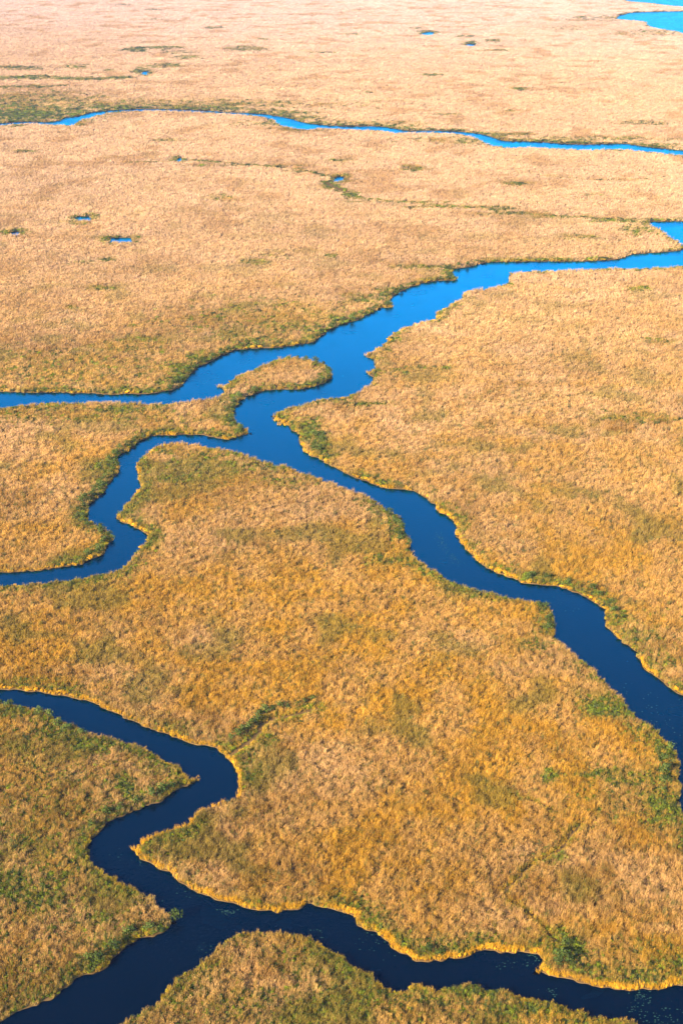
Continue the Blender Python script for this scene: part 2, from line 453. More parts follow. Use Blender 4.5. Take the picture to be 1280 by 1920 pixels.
# ------------------------------------------------------------------ prototypes of plants (kept out of the scene; only their copies stand in it)
def blade_mesh(name, blades, mat, seed, width=0.075, height=2.45, radius=0.62, wind=0.45, plume=0.35, fan=0.25):
    r = random.Random(seed)
    V, F, S = [], [], []
    for b in range(blades):
        rad = radius * math.sqrt(r.random()); th = r.uniform(0, 2 * math.pi)
        x, y = rad * math.cos(th), rad * math.sin(th)
        h = height * r.uniform(0.62, 1.08)
        w = width * r.uniform(0.7, 1.35)
        az = r.uniform(0, math.pi)
        dx, dy = math.cos(az) * w / 2, math.sin(az) * w / 2
        lx = wind * r.uniform(0.3, 1.2) + math.cos(th) * fan * r.random() + r.gauss(0, .12)
        ly = wind * 0.25 * r.uniform(-.5, 1) + math.sin(th) * fan * r.random() + r.gauss(0, .12)
        g = r.uniform(0.62, 1.15)
        tone = (g * r.uniform(.95, 1.08), g * r.uniform(.92, 1.04), g * r.uniform(.8, 1.1))
        i = len(V)
        V += [(x - dx, y - dy, 0), (x + dx, y + dy, 0),
              (x + lx * .35 - dx * 1.1, y + ly * .35 - dy * 1.1, h * .6), (x + lx * .35 + dx * 1.1, y + ly * .35 + dy * 1.1, h * .6),
              (x + lx, y + ly, h)]
        F += [(i, i + 1, i + 3, i + 2), (i + 2, i + 3, i + 4)]
        S += [tone] * 5
        if r.random() < plume:               # feathery seed head
            i = len(V)
            q = g * 1.12
            pw = w * 1.5
            ex, ey = math.cos(az + 1.2) * pw / 2, math.sin(az + 1.2) * pw / 2
            V += [(x + lx * .8, y + ly * .8, h * .86), (x + lx + ex, y + ly + ey, h * 1.0), (x + lx * 1.35, y + ly * 1.1, h * 1.08), (x + lx - ex, y + ly - ey, h * .98)]
            F += [(i, i + 1, i + 2, i + 3)]
            S += [(q, q * .97, q * .95)] * 4
    me = bpy.data.meshes.new(name)
    me.from_pydata(V, [], F)
    at = me.attributes.new('shade', 'FLOAT_COLOR', 'POINT')
    at.data.foreach_set('color', np.array([(*s, 1) for s in S], np.float32).ravel())
    me.materials.append(mat)
    return me

def shrub_mesh(name, mat, seed, leaves=170, rx=1.6, rz=1.5):
    r = random.Random(seed)
    V, F, S = [], [], []
    lobes = [(r.uniform(-.8, .8) * rx * .6, r.uniform(-.8, .8) * rx * .6, rz * r.uniform(.8, 1.35), r.uniform(.5, .85)) for _ in range(6)]
    for k in range(leaves):
        cx, cy, cz, s = lobes[k % 6]
        u = Vector((r.gauss(0, 1), r.gauss(0, 1), r.gauss(0.25, 1))).normalized()
        q = s * rx * (r.random() ** .3)
        p = Vector((cx, cy, cz)) + Vector((u.x * q, u.y * q, u.z * q * .95))
        if p.z < 0.15: p.z = r.uniform(.15, .6)
        a = Vector((r.gauss(0, 1), r.gauss(0, 1), r.gauss(0, .6))).normalized()
        b = a.cross(u + Vector((0.1, 0.05, 0.02))).normalized()
        l = r.uniform(.16, .34); w = l * .55
        i = len(V)
        for c in (p - a * l, p + b * w, p + a * l, p - b * w): V.append(tuple(c))
        F.append((i, i + 1, i + 2, i + 3))
        g = r.uniform(.65, 1.3)
        S += [(g * r.uniform(.9, 1.25), g, g * r.uniform(.8, 1.1))] * 4
    for k in range(6):                       # stems up into the lobes
        cx, cy, cz, s = lobes[k]
        i = len(V); t = .05
        V += [(-t, 0, 0), (t, 0, 0), (0, t, 0), (cx - t * .5, cy, cz), (cx + t * .5, cy, cz), (cx, cy + t * .5, cz)]
        F += [(i, i + 1, i + 4, i + 3), (i + 1, i + 2, i + 5, i + 4), (i + 2, i, i + 3, i + 5)]
        S += [(1.2, .7, .6)] * 6
    me = bpy.data.meshes.new(name)
    me.from_pydata(V, [], F)
    at = me.attributes.new('shade', 'FLOAT_COLOR', 'POINT')
    at.data.foreach_set('color', np.array([(*s, 1) for s in S], np.float32).ravel())
    me.materials.append(mat)
    return me

PROTO = bpy.data.collections.new('reed_forms')
for k in range(7):
    PROTO.objects.link(bpy.data.objects.new('form_%02d' % k, blade_mesh('reed_tuft', 25, MAT_REED, 100 + k, wind=.32)))
for k in range(3):
    PROTO.objects.link(bpy.data.objects.new('form_%02d' % (7 + k), shrub_mesh('leafy_tuft', MAT_REED, 200 + k, 110, 0.8, 0.95)))

def scatter_group():
    ng = bpy.data.node_groups.new('stand_of_plants', 'GeometryNodeTree')
    ng.interface.new_socket('Geometry', in_out='INPUT', socket_type='NodeSocketGeometry')
    ng.interface.new_socket('Geometry', in_out='OUTPUT', socket_type='NodeSocketGeometry')
    gi = ng.nodes.new('NodeGroupInput'); go = ng.nodes.new('NodeGroupOutput')
    ci = ng.nodes.new('GeometryNodeCollectionInfo')
    ci.inputs['Collection'].default_value = PROTO
    ci.inputs['Separate Children'].default_value = True
    ci.inputs['Reset Children'].default_value = True
    iop = ng.nodes.new('GeometryNodeInstanceOnPoints')
    iop.inputs['Pick Instance'].default_value = True
    def attr(n, t):
        a = ng.nodes.new('GeometryNodeInputNamedAttribute'); a.data_type = t
        a.inputs['Name'].default_value = n
        return a.outputs['Attribute']
    ng.links.new(gi.outputs[0], iop.inputs['Points'])
    ng.links.new(ci.outputs[0], iop.inputs['Instance'])
    ng.links.new(attr('form', 'INT'), iop.inputs['Instance Index'])
    ng.links.new(attr('turn', 'FLOAT_VECTOR'), iop.inputs['Rotation'])
    ng.links.new(attr('size', 'FLOAT_VECTOR'), iop.inputs['Scale'])
    ng.links.new(iop.outputs[0], go.inputs[0])
    return ng
SCATTER = scatter_group()

# ------------------------------------------------------------------ where the marsh is green, brown or pale (species and wetness, world space)
GREEN = [  # photo x, y, half width, half height, strength
 (30,1330,60,14,.8),(110,1375,45,12,.8),(175,1395,45,14,.9),(235,1465,22,26,.8),(260,1490,20,14,.6),(80,1680,50,26,.8),(20,1650,36,30,.9),(110,1650,30,20,.7),
 (40,1575,22,14,.8),(180,1800,44,14,.9),(205,1770,40,10,.8),(190,1722,26,10,.8),(155,1590,22,34,.8),(145,1625,30,12,.5),(300,1440,50,14,.6),(290,1745,30,14,.7),(120,1865,50,10,.6),(250,1690,30,14,.4),
 (1130,1325,48,20,1.0),(1110,1450,60,9,.8),(1030,1450,14,12,.8),(1190,1460,50,12,.6),(1240,1510,46,36,.9),(1255,1405,25,18,.9),(1200,1370,40,14,.6),(1230,1460,30,20,.5),(1060,1775,42,26,1.0),(1050,1745,30,16,.9),(1100,1812,48,12,.9),(1260,1805,40,14,.8),(1190,1820,50,14,.7),(1030,1605,26,12,.7),
 (480,1382,34,16,.8),(440,1402,28,12,.9),(585,1325,22,10,.8),(530,1345,40,10,.5),(880,1856,80,12,.9),(980,1890,60,14,.9),(800,1870,60,14,.7),(720,1860,60,16,.7),(1080,1905,50,10,.7),(560,1800,60,30,.35),(600,1890,60,16,.5),
 (705,1738,16,14,.9),(795,1788,40,10,.7),(840,1788,24,8,.7),(985,1776,36,8,.8),(740,1780,24,8,.6),(460,1690,40,8,.5),(530,1695,40,6,.6),(340,1650,30,6,.4),
 (990,1081,44,7,.9),(1105,1115,30,10,.9),(1160,1160,30,12,.7),(1195,1190,60,14,.5),(1240,1240,40,16,.5),(820,1058,50,12,.7),(735,1050,46,10,.6),(870,1100,36,9,.7),(945,1122,40,9,.7),(1000,1207,34,9,.5),(1090,1240,30,10,.5),(1120,1270,24,10,.6),
 (578,806,20,20,1.0),(600,828,16,24,.9),(615,850,20,12,.7),(680,757,40,6,.8),(480,868,60,12,.6),(520,900,44,12,.5),(400,850,50,10,.5),(330,898,44,8,.5),(300,842,28,8,.6),(745,978,18,30,.8),(700,940,40,10,.5),
 (190,930,24,44,.8),(165,960,18,14,.8),(200,880,22,26,.7),(235,850,28,10,.6),(195,1030,20,20,.7),(170,1050,30,8,.6),(215,768,46,8,.8),(285,765,44,7,.7),(110,765,60,6,.5),(40,770,50,6,.4),(432,790,14,14,.8),(455,803,14,8,.9),(430,745,24,8,.7),
 (550,612,60,12,.6),(600,624,44,12,.8),(645,600,40,10,.6),(345,692,40,16,.9),(310,712,30,10,.7),(380,672,34,10,.8),(240,731,70,5,.8),(100,730,70,5,.7),(690,560,50,10,.6),(740,545,40,8,.5),(845,512,22,8,.8),(790,500,60,4,.6),(480,640,60,8,.6),(250,650,90,20,.3),(430,610,90,20,.3),
 (1200,432,40,9,.6),(1160,414,60,4,.9),(1080,445,40,6,.3),(1195,541,26,4,.7),(1240,640,34,5,.5),(1200,782,60,8,.5),(700,585,40,10,.5),
 (600,670,16,8,.7),(612,700,10,12,.7),(560,724,50,5,.6),(720,655,12,18,.5),(700,700,10,14,.6),
 (270,995,20,14,.7),(230,960,14,14,.7),(262,870,12,20,.6),(210,1066,60,6,.6),(100,1085,60,5,.4),(240,1060,20,10,.5),
 (40,214,90,16,1.0),(120,208,60,9,.9),(30,192,60,8,.6),(230,201,90,5,.9),(380,203,90,5,.9),(520,212,60,6,.8),(570,222,36,5,.7),(60,180,90,7,.4),(680,236,90,4,.8),(800,244,80,3,.7),(920,252,60,5,.7),(1100,268,80,3,.8),(1210,272,60,3,.7),(720,238,60,4,.6),
 (880,266,40,5,.6),(510,232,30,4,.6),(560,242,50,4,.4),(140,233,20,4,.6),
 (60,145,70,4,.9),(160,147,50,3,.7),(220,146,16,1.6,.8),(35,127,44,4,.8),(20,163,50,2,.7),(75,162,20,4,.6),(140,124,24,4,.6),(205,132,14,2,.8),(265,134,18,6,1.0),(275,142,6,2,.8),(310,123,36,4,.7),(255,93,18,4,1.0),(300,89,46,2,.9),(350,107,24,4,.7),(340,98,30,3,.5),(460,91,40,5,.5),(400,52,20,2,.7),(490,73,10,1.6,.8),(310,92,10,3,.5),(600,98,26,1.6,.6),
 (802,60,20,3,.9),(880,82,14,4,.9),(925,76,14,2.4,.9),(870,68,16,1.6,.8),(930,94,26,2,.6),(975,166,12,3,1.0),(810,140,18,2,.9),(955,208,10,2,.8),(1085,32,12,2,.9),(690,172,12,1.6,.6),(1140,34,90,6,.35),(1210,62,60,6,.35),(1060,52,60,5,.25),(660,64,16,1.6,.6),(780,53,16,1.6,.6),(285,18,14,1.5,.6),(230,9,14,1.5,.6),(290,36,20,1.5,.4),
 (310,262,26,3,.7),(40,283,20,2.4,.7),(640,300,24,3,.6),(775,315,24,6,.6),(970,344,24,3,.8),(1200,230,50,4,.5),(1180,258,20,3,.6),(410,370,30,5,.4),(1110,365,20,3,.3),(840,214,20,2,.5),
 (335,297,10,4,.9),(155,408,26,4,.8),(145,418,22,4,.6),(215,446,26,5,.8),(260,446,20,2,.5),(30,435,20,3,.8),(205,486,16,4,.7),(190,540,24,4,.8),(630,340,26,5,.8),(655,360,16,5,.7),(620,350,16,5,.7),(250,612,14,4,.5),(490,490,30,5,.5),(625,478,14,4,.6),(515,478,30,8,.3),(130,575,14,4,.4),(160,492,30,4,.4),
 (760,378,100,2.4,.6),(860,388,80,2.6,.8),(960,400,60,2.6,.7),(1060,407,70,3,.7),(930,392,30,2,.6),(450,310,130,1.2,.6),(570,321,40,1.6,.6),
 (800,690,60,3,.4),(750,700,20,5,.4),(770,500,30,4,.5),
]
GREEN += [(120,1600,190,230,.33),(60,1850,140,60,.33),(700,1885,520,40,.42),(1180,1480,110,60,.25),(1200,1790,90,50,.3),(150,690,260,36,.3),(520,600,200,36,.3),(60,200,160,26,.45),(300,196,330,9,.45),(620,232,160,6,.5),(1000,262,260,6,.4),(420,880,160,24,.25),(200,780,240,14,.3),(1200,1220,60,60,.3)]
BROWN = [ # older, darker reed: x, y, half width, half height, strength
 (120,650,220,40,.5),(420,600,200,40,.45),(700,520,160,30,.4),(60,180,140,20,.5),(300,190,300,10,.3),(1180,790,70,14,.6),(930,690,60,6,.5),(1000,720,60,6,.4),(560,400,120,10,.3),(600,440,180,20,.25),(900,450,180,20,.3),
 (1060,1560,50,26,.5),(960,1660,60,40,.5),(860,1680,60,20,.4),(480,1370,40,20,.4),(1020,1400,90,20,.35),(380,930,80,24,.35),(440,900,100,20,.35),(60,770,120,16,.3),(860,950,50,20,.4),(880,980,20,24,.5),(1080,1100,60,14,.4),
 (200,1560,80,40,.3),(100,1480,100,40,.3),(60,1850,120,40,.4),(560,1650,60,30,.3),(1180,1560,70,40,.35),(450,1780,160,40,.3),(1100,50,160,12,.3),(60,90,160,40,.25),
 (690,1130,120,20,.25),(520,1240,100,30,.2),(200,1160,140,16,.2),
]
PALE = [
 (480,570,36,10,.9),(560,760,0.1,0.1,0),(1000,620,240,60,.4),(1150,900,140,100,.35),(520,1000,140,50,.4),(250,1180,140,30,.3),(640,1420,120,40,.3),(740,800,60,20,.7),(540,705,70,10,.6),(1220,1740,40,10,.6),(900,560,60,20,.3),(60,830,60,30,.35),(1000,1300,60,40,.25),(350,560,120,20,.3),
]
def field(lst, px, py, wob):
    s = np.zeros(px.shape)
    for (x, y, a, b, k) in lst:
        m = (np.abs(px - x) < a * 2.4 + 3) & (np.abs(py - y) < b * 2.4 + 3)
        if not m.any(): continue
        d = np.sqrt(((px[m] - x) / a) ** 2 + ((py[m] - y) / b) ** 2)
        s[m] = np.maximum(s[m], k * smooth(1.55, 0.45, d + (wob[m] - .5) * 1.5))
    return s

# banks whose sunlit reed face is painted in as gold (photo pixels, strength)
def cut(poly, a, b):
    i, j = poly.index(a), poly.index(b)
    return poly[i:j + 1]
LIT_BANKS = [(cut(W_SOUTH, (0,1293), (434,1492)), 1), (cut(W_SOUTH, (277,1565), (6000,1700))[:-1], 1), (cut(W_SOUTH, (434,1492), (277,1565)), .5),
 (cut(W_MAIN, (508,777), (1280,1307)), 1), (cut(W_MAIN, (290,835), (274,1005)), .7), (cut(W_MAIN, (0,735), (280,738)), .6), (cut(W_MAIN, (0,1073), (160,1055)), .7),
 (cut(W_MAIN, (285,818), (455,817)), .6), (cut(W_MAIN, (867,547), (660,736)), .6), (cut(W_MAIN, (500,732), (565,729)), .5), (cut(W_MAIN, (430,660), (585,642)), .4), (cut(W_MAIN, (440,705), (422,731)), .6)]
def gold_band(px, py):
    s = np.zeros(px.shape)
    for line, k in LIT_BANKS:
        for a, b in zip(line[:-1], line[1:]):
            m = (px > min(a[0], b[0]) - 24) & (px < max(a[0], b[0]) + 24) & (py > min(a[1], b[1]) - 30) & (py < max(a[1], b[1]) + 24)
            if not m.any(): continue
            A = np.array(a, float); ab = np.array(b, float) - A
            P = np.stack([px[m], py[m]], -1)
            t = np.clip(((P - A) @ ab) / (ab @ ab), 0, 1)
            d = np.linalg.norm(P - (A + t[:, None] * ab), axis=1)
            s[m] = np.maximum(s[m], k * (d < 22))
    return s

# ------------------------------------------------------------------ all standing points of the reeds
def bank_distance(x, y, reach):
    """distance to the nearest waterline, only up to reach metres (coarse hash of dense bank points)"""
    d = np.full(x.shape, reach)
    B = []
    for _, g in WATERS:
        for i in range(len(g)):
            a, b = g[i], g[(i + 1) % len(g)]
            L = np.linalg.norm(b - a)
            if L > 400: continue
            n = max(1, int(L / 0.8))
            t = np.arange(n)[:, None] / n
            B.append(a + (b - a) * t)
    B = np.concatenate(B)
    cell = reach
    key = lambda p: (np.floor(p[:, 0] / cell).astype(np.int64) + 50000) * 200003 + np.floor(p[:, 1] / cell).astype(np.int64)
    from_k = {}
    kb = key(B)
    order = np.argsort(kb); kb = kb[order]; B = B[order]
    cuts = np.nonzero(np.diff(kb))[0] + 1
    st = np.concatenate([[0], cuts]); en = np.concatenate([cuts, [len(kb)]])
    for s, e in zip(st, en): from_k[kb[s]] = B[s:e]
    P = np.stack([x, y], -1)
    kp = key(P)
    order = np.argsort(kp); kps = kp[order]
    cuts = np.nonzero(np.diff(kps))[0] + 1
    st = np.concatenate([[0], cuts]); en = np.concatenate([cuts, [len(kps)]])
    offs = [dx * 200003 + dy for dx in (-1, 0, 1) for dy in (-1, 0, 1)]
    for s, e in zip(st, en):
        c = [from_k[kps[s] + o] for o in offs if (kps[s] + o) in from_k]
        if not c: continue
        c = np.concatenate(c)
        idx = order[s:e]
        dd = ((P[idx][:, None, :] - c[None]) ** 2).sum(-1).min(1)
        d[idx] = np.minimum(d[idx], np.sqrt(dd))
    return d

pts = []
zc = 215.0
while zc < 4700:
    d = min(max(0.0027 * zc, 0.88), 5.6) * (0.62 + 0.28 * min(max((zc - 450) / 600, 0), 1))
    # rows across the view at this depth, with a margin either side
    Y = (zc - CAM_H * SP) / CP
    if Y > 60:
        half = zc * 640 / FPX * 1.28 + 12
        n = int(2 * half / d)
        xs = -half + (np.arange(n) + RNG.random(n)) * d
        ys = Y + (RNG.random(n) - .5) * d * 1.1
        pts.append(np.stack([xs, ys, np.full(n, d)], -1))
    zc += d * CP * 0.95
pts = np.concatenate(pts)
X, Yv, D = pts.T
wet = np.zeros(len(X), bool)
for _, g in WATERS: wet |= inside(g, X, Yv)
X, Yv, D = X[~wet], Yv[~wet], D[~wet]
print('wet', time.time() - T0)
bd = bank_distance(X, Yv, 12.0)
print('bd', time.time() - T0)
keep = bd > 0.25
# the narrow creeks and the gully of the foreground: lines where few reeds stand
CREEKS = [([(432,1412),(452,1398),(468,1386),(484,1372),(490,1356),(508,1346),(540,1340),(575,1330),(598,1325)], 1.0),
          ([(1085,1545),(1050,1588),(1020,1606),(995,1622),(965,1650),(945,1668)], .55), ([(1040,1520),(1000,1500),(960,1490)], .4), ([(955,1690),(985,1705),(1020,1740),(1045,1765)], .5),
          ([(338,298),(420,305),(520,314),(565,318),(600,327),(626,333)], 1.8),
          ([(640,336),(612,341),(624,350),(640,356),(652,360)], 3.0)]
creek_d = np.full(len(X), 99.0)
for line, wdt in CREEKS:
    g = unproject([p[0] for p in line], [p[1] for p in line], 1.2)
    for a, b in zip(g[:-1], g[1:]):
        m = (X > min(a[0], b[0]) - 20) & (X < max(a[0], b[0]) + 20) & (Yv > min(a[1], b[1]) - 20) & (Yv < max(a[1], b[1]) + 20)
        P = np.stack([X[m], Yv[m]], -1)
        ab = b - a
        t = np.clip(((P - a) @ ab) / (ab @ ab), 0, 1)
        dd = np.linalg.norm(P - (a + t[:, None] * ab), axis=1) / wdt
        creek_d[m] = np.minimum(creek_d[m], dd)
keep &= creek_d > 0.8 + 0.5 * RNG.random(len(X))
X, Yv, D, bd, creek_d = X[keep], Yv[keep], D[keep], bd[keep], creek_d[keep]
n = len(X)
px, py, pz = project(X, Yv, 1.5)

wob = fbm(X / 9, Yv / 9, 40, 3)
green = field(GREEN, px, py, wob)
brown = field(BROWN, px, py, fbm(X / 14, Yv / 14, 50, 3))
pale = field(PALE, px, py, fbm(X / 12, Yv / 12, 60, 3))
n_big = fbm(X / 60, Yv / 45, 70, 4)
n_mid = fbm(X / 12, Yv / 16, 80, 3)
n_small = fbm(X / 3.2, Yv / 3.2, 90, 2)
# thin band of mixed green growth along the water, patchy
band_noise = fbm(X / 16, Yv / 16, 95, 2)
fringe = smooth(11, 1.5, bd) * smooth(0.36, 0.6, band_noise) * 0.7
rnd = RNG.random(n)
LINES = [([(338,298),(420,305),(520,314),(565,318),(600,327),(626,333)], 4.0, 1.2), ([(640,336),(612,341),(624,350),(640,356),(652,360),(660,371)], 7, 1),
 ([(660,371),(760,379),(830,386),(900,390),(960,400),(1050,406),(1140,411),(1215,416)], 4.5, .65), ([(-100,150),(0,148),(60,143),(110,147),(160,149),(232,146)], 16, .9),
 ([(240,94),(262,89),(320,88)], 14, .9), ([(-60,165),(45,163),(120,160)], 9, .6), ([(690,704),(745,692),(800,688)], 2.5, .5), ([(1135,770),(1160,785),(1200,793),(1280,785)], 2.5, .5),
 ([(1020,330),(1120,338),(1220,336)], 3, .4), ([(240,304),(330,303)], 3, .5)]
for line, wdt, k in LINES:
    g = unproject([p[0] for p in line], [p[1] for p in line], 1.2)
    for a, b in zip(g[:-1], g[1:]):
        r_ = wdt * 3
        m = (X > min(a[0], b[0]) - r_) & (X < max(a[0], b[0]) + r_) & (Yv > min(a[1], b[1]) - r_) & (Yv < max(a[1], b[1]) + r_)
        P = np.stack([X[m], Yv[m]], -1)
        ab = b - a
        t = np.clip(((P - a) @ ab) / (ab @ ab), 0, 1)
        dd = np.linalg.norm(P - (a + t[:, None] * ab), axis=1) / wdt
        green[m] = np.maximum(green[m], k * smooth(1.5, .6, dd + (wob[m] - .5)))
is_green = np.clip(np.maximum(green, fringe), 0, 1)
gpick = (rnd < is_green * .92)

def C(*c): return np.array(c)
straw = C(0.54, 0.302, 0.076); gold = C(0.54, 0.285, 0.030); pink = C(0.60, 0.36, 0.145); ochre = C(0.33, 0.170, 0.030); olive = C(0.25, 0.188, 0.030); leaf = C(0.17, 0.20, 0.016); deep = C(0.06, 0.078, 0.022)
def mix(a, b, t): return a * (1 - t[:, None]) + b * t[:, None]
tint = np.tile(straw, (n, 1))
tint = mix(tint, gold, smooth(.38, .62, n_mid * .7 + n_small * .15 + rnd * .15))
far_fade = smooth(420, 1500, Yv)            # paler far reeds, with distance brightness and haze put into the colour
tint = mix(tint, pink, np.clip(smooth(.45, .65, n_big) * .6 + pale * .7 + far_fade * .6, 0, 1))
tint = mix(tint, C(0.68, 0.44, 0.25), far_fade * .6)
tint = mix(tint, C(0.68, 0.50, 0.42), smooth(1900, 3400, Yv) * .7)  # pinkish haze of the farthest plain painted into the reeds
tint = mix(tint, ochre, np.clip(smooth(.52, .74, n_mid * .35 + n_small * .3 + n_big * .35) * .8 * (1 - .5 * far_fade) + brown * .85, 0, 1))
spot = smooth(.58, .72, fbm(X / 22 + 5, Yv / 26, 33, 3)) * .7 * (1 - .6 * far_fade)
far_spot = smooth(.56, .70, fbm(X / 34 + 2, Yv / 40, 37, 4)) * far_fade
tint = mix(tint, ochre, far_spot * .75)
tint = mix(tint, olive, np.clip(is_green * .7 + spot + smooth(5, 1, bd) * .25, 0, 1))
rn2 = RNG.random(n)
tint = np.where(gpick[:, None], mix(np.tile(leaf, (n, 1)), deep, np.clip(smooth(.3, .9, rn2) + .35 * smooth(900, 1600, Yv), 0, 1)), tint)
# golden edge by the water: direct sun put into the tint
odd = RNG.random(n)                          # scattered tufts of other growth
tint = mix(tint, olive * .8, (odd < .08) * .9 * (1 - .6 * far_fade))
tint = mix(tint, deep * 1.6, (odd > .955) * .85 * (1 - .7 * far_fade))
gully = smooth(4.0, 1.5, creek_d) * (Yv < 700)
tint = mix(tint, mix(np.tile(C(0.50, 0.30, 0.03), (n, 1)), leaf, (rn2 < .4) * 1.0), gully * .8)
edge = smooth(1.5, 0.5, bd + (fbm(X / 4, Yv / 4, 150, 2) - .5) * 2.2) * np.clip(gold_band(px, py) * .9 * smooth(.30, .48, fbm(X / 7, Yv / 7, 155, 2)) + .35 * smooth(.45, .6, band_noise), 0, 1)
tint = mix(tint, C(0.66, 0.34, 0.02), edge)  # gold rim stands in for the sunlit front of the bank reeds
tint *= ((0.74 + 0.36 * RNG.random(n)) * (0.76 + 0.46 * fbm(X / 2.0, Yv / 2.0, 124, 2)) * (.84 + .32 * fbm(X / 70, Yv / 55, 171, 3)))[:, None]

calm = (far_fade * .35 * (is_green < .2))
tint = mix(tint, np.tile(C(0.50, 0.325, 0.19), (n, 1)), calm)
leafy = gpick & (RNG.random(n) < 0.5)
form = np.where(leafy, 7 + RNG.integers(0, 3, n), RNG.integers(0, 7, n)).astype(np.int32)
n_clump = fbm(X / 1.9, Yv / 1.9, 123, 2)
hs = (0.55 + 0.75 * smooth(.25, .75, n_clump) + 0.25 * n_mid) * (0.85 + 0.3 * RNG.random(n))
hs = np.clip(hs, .45, 1.45) * .88
hs = hs * (1 - .6 * far_fade) + .95 * .6 * far_fade
hs *= 1 - 0.22 * smooth(2.2, 0.2, bd)
hs *= 1 - .35 * smooth(3.0, 1.0, creek_d)
hs = np.where(gpick & ~leafy, hs * .85, hs) * (.74 + .26 * smooth(350, 900, Yv))
wide = D / 0.88 * 0.92
size = np.stack([wide, wide, hs], -1)
tx = (fbm(X / 5, Yv / 5, 131, 2) - .5) * .6; ty = (fbm(X / 5, Yv / 5, 141, 2) - .5) * .6
turn = np.stack([tx + RNG.normal(0, .10, n), ty + RNG.normal(0, .10, n), np.where(leafy, RNG.random(n) * 6.28, RNG.normal(0, .7, n))], -1)
print('reed points', n, time.time() - T0)

# which land mass each point belongs to: nearest triangle by point in land outline -> use waters as separators through a coarse raster of labels
def land_of(x, y):
    lab = np.full(x.shape, -1)
    for li, (lb, tris, area) in enumerate(lands):
        T = TF[np.array(sorted(tris))]
        A, B, Cc = TV[T[:, 0]], TV[T[:, 1]], TV[T[:, 2]]
        lo = np.minimum(np.minimum(A, B), Cc); hi = np.maximum(np.maximum(A, B), Cc)
        todo = np.nonzero(lab < 0)[0]
        order = todo[np.argsort(y[todo])]
        ys = y[order]
        for k in range(len(T)):
            s = np.searchsorted(ys, lo[k, 1]); e = np.searchsorted(ys, hi[k, 1])
            if e <= s: continue
            idx = order[s:e]
            m = (x[idx] >= lo[k, 0]) & (x[idx] <= hi[k, 0])
            idx = idx[m]
            if len(idx) == 0: continue
            a, b, c = A[k], B[k], Cc[k]
            d = (b[0]-a[0])*(c[1]-a[1]) - (c[0]-a[0])*(b[1]-a[1])
            if abs(d) < 1e-9: continue
            u = ((x[idx]-a[0])*(c[1]-a[1]) - (c[0]-a[0])*(y[idx]-a[1])) / d
            v = ((b[0]-a[0])*(y[idx]-a[1]) - (x[idx]-a[0])*(b[1]-a[1])) / d
            lab[idx[(u >= -1e-6) & (v >= -1e-6) & (u + v <= 1 + 1e-6)]] = li
    return lab
land = land_of(X, Yv)
print('land', time.time() - T0)

def stand(name, sel, label, cat):
    me = bpy.data.meshes.new(name)
    k = int(sel.sum())
    me.vertices.add(k)
    co = np.stack([X[sel], Yv[sel], np.full(k, LAND_Z - .08)], -1).astype(np.float32)
    me.vertices.foreach_set('co', co.ravel())
    a = me.attributes.new('form', 'INT', 'POINT'); a.data.foreach_set('value', form[sel])
    for nm, arr in (('turn', turn), ('size', size)):
        a = me.attributes.new(nm, 'FLOAT_VECTOR', 'POINT'); a.data.foreach_set('vector', arr[sel].astype(np.float32).ravel())
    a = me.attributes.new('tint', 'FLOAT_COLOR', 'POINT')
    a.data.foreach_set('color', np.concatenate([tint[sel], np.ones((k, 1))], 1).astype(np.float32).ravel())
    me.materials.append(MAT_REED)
    o = bpy.data.objects.new(name, me)
    COL.objects.link(o)
    md = o.modifiers.new('stand', 'NODES'); md.node_group = SCATTER
    tag(o, label, cat, kind='stuff')
    return o
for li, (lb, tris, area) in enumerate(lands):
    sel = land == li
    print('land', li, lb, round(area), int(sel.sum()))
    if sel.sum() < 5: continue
    stand('reed_bed', sel, lb or 'narrow strip of reeds beside the water', 'reeds')

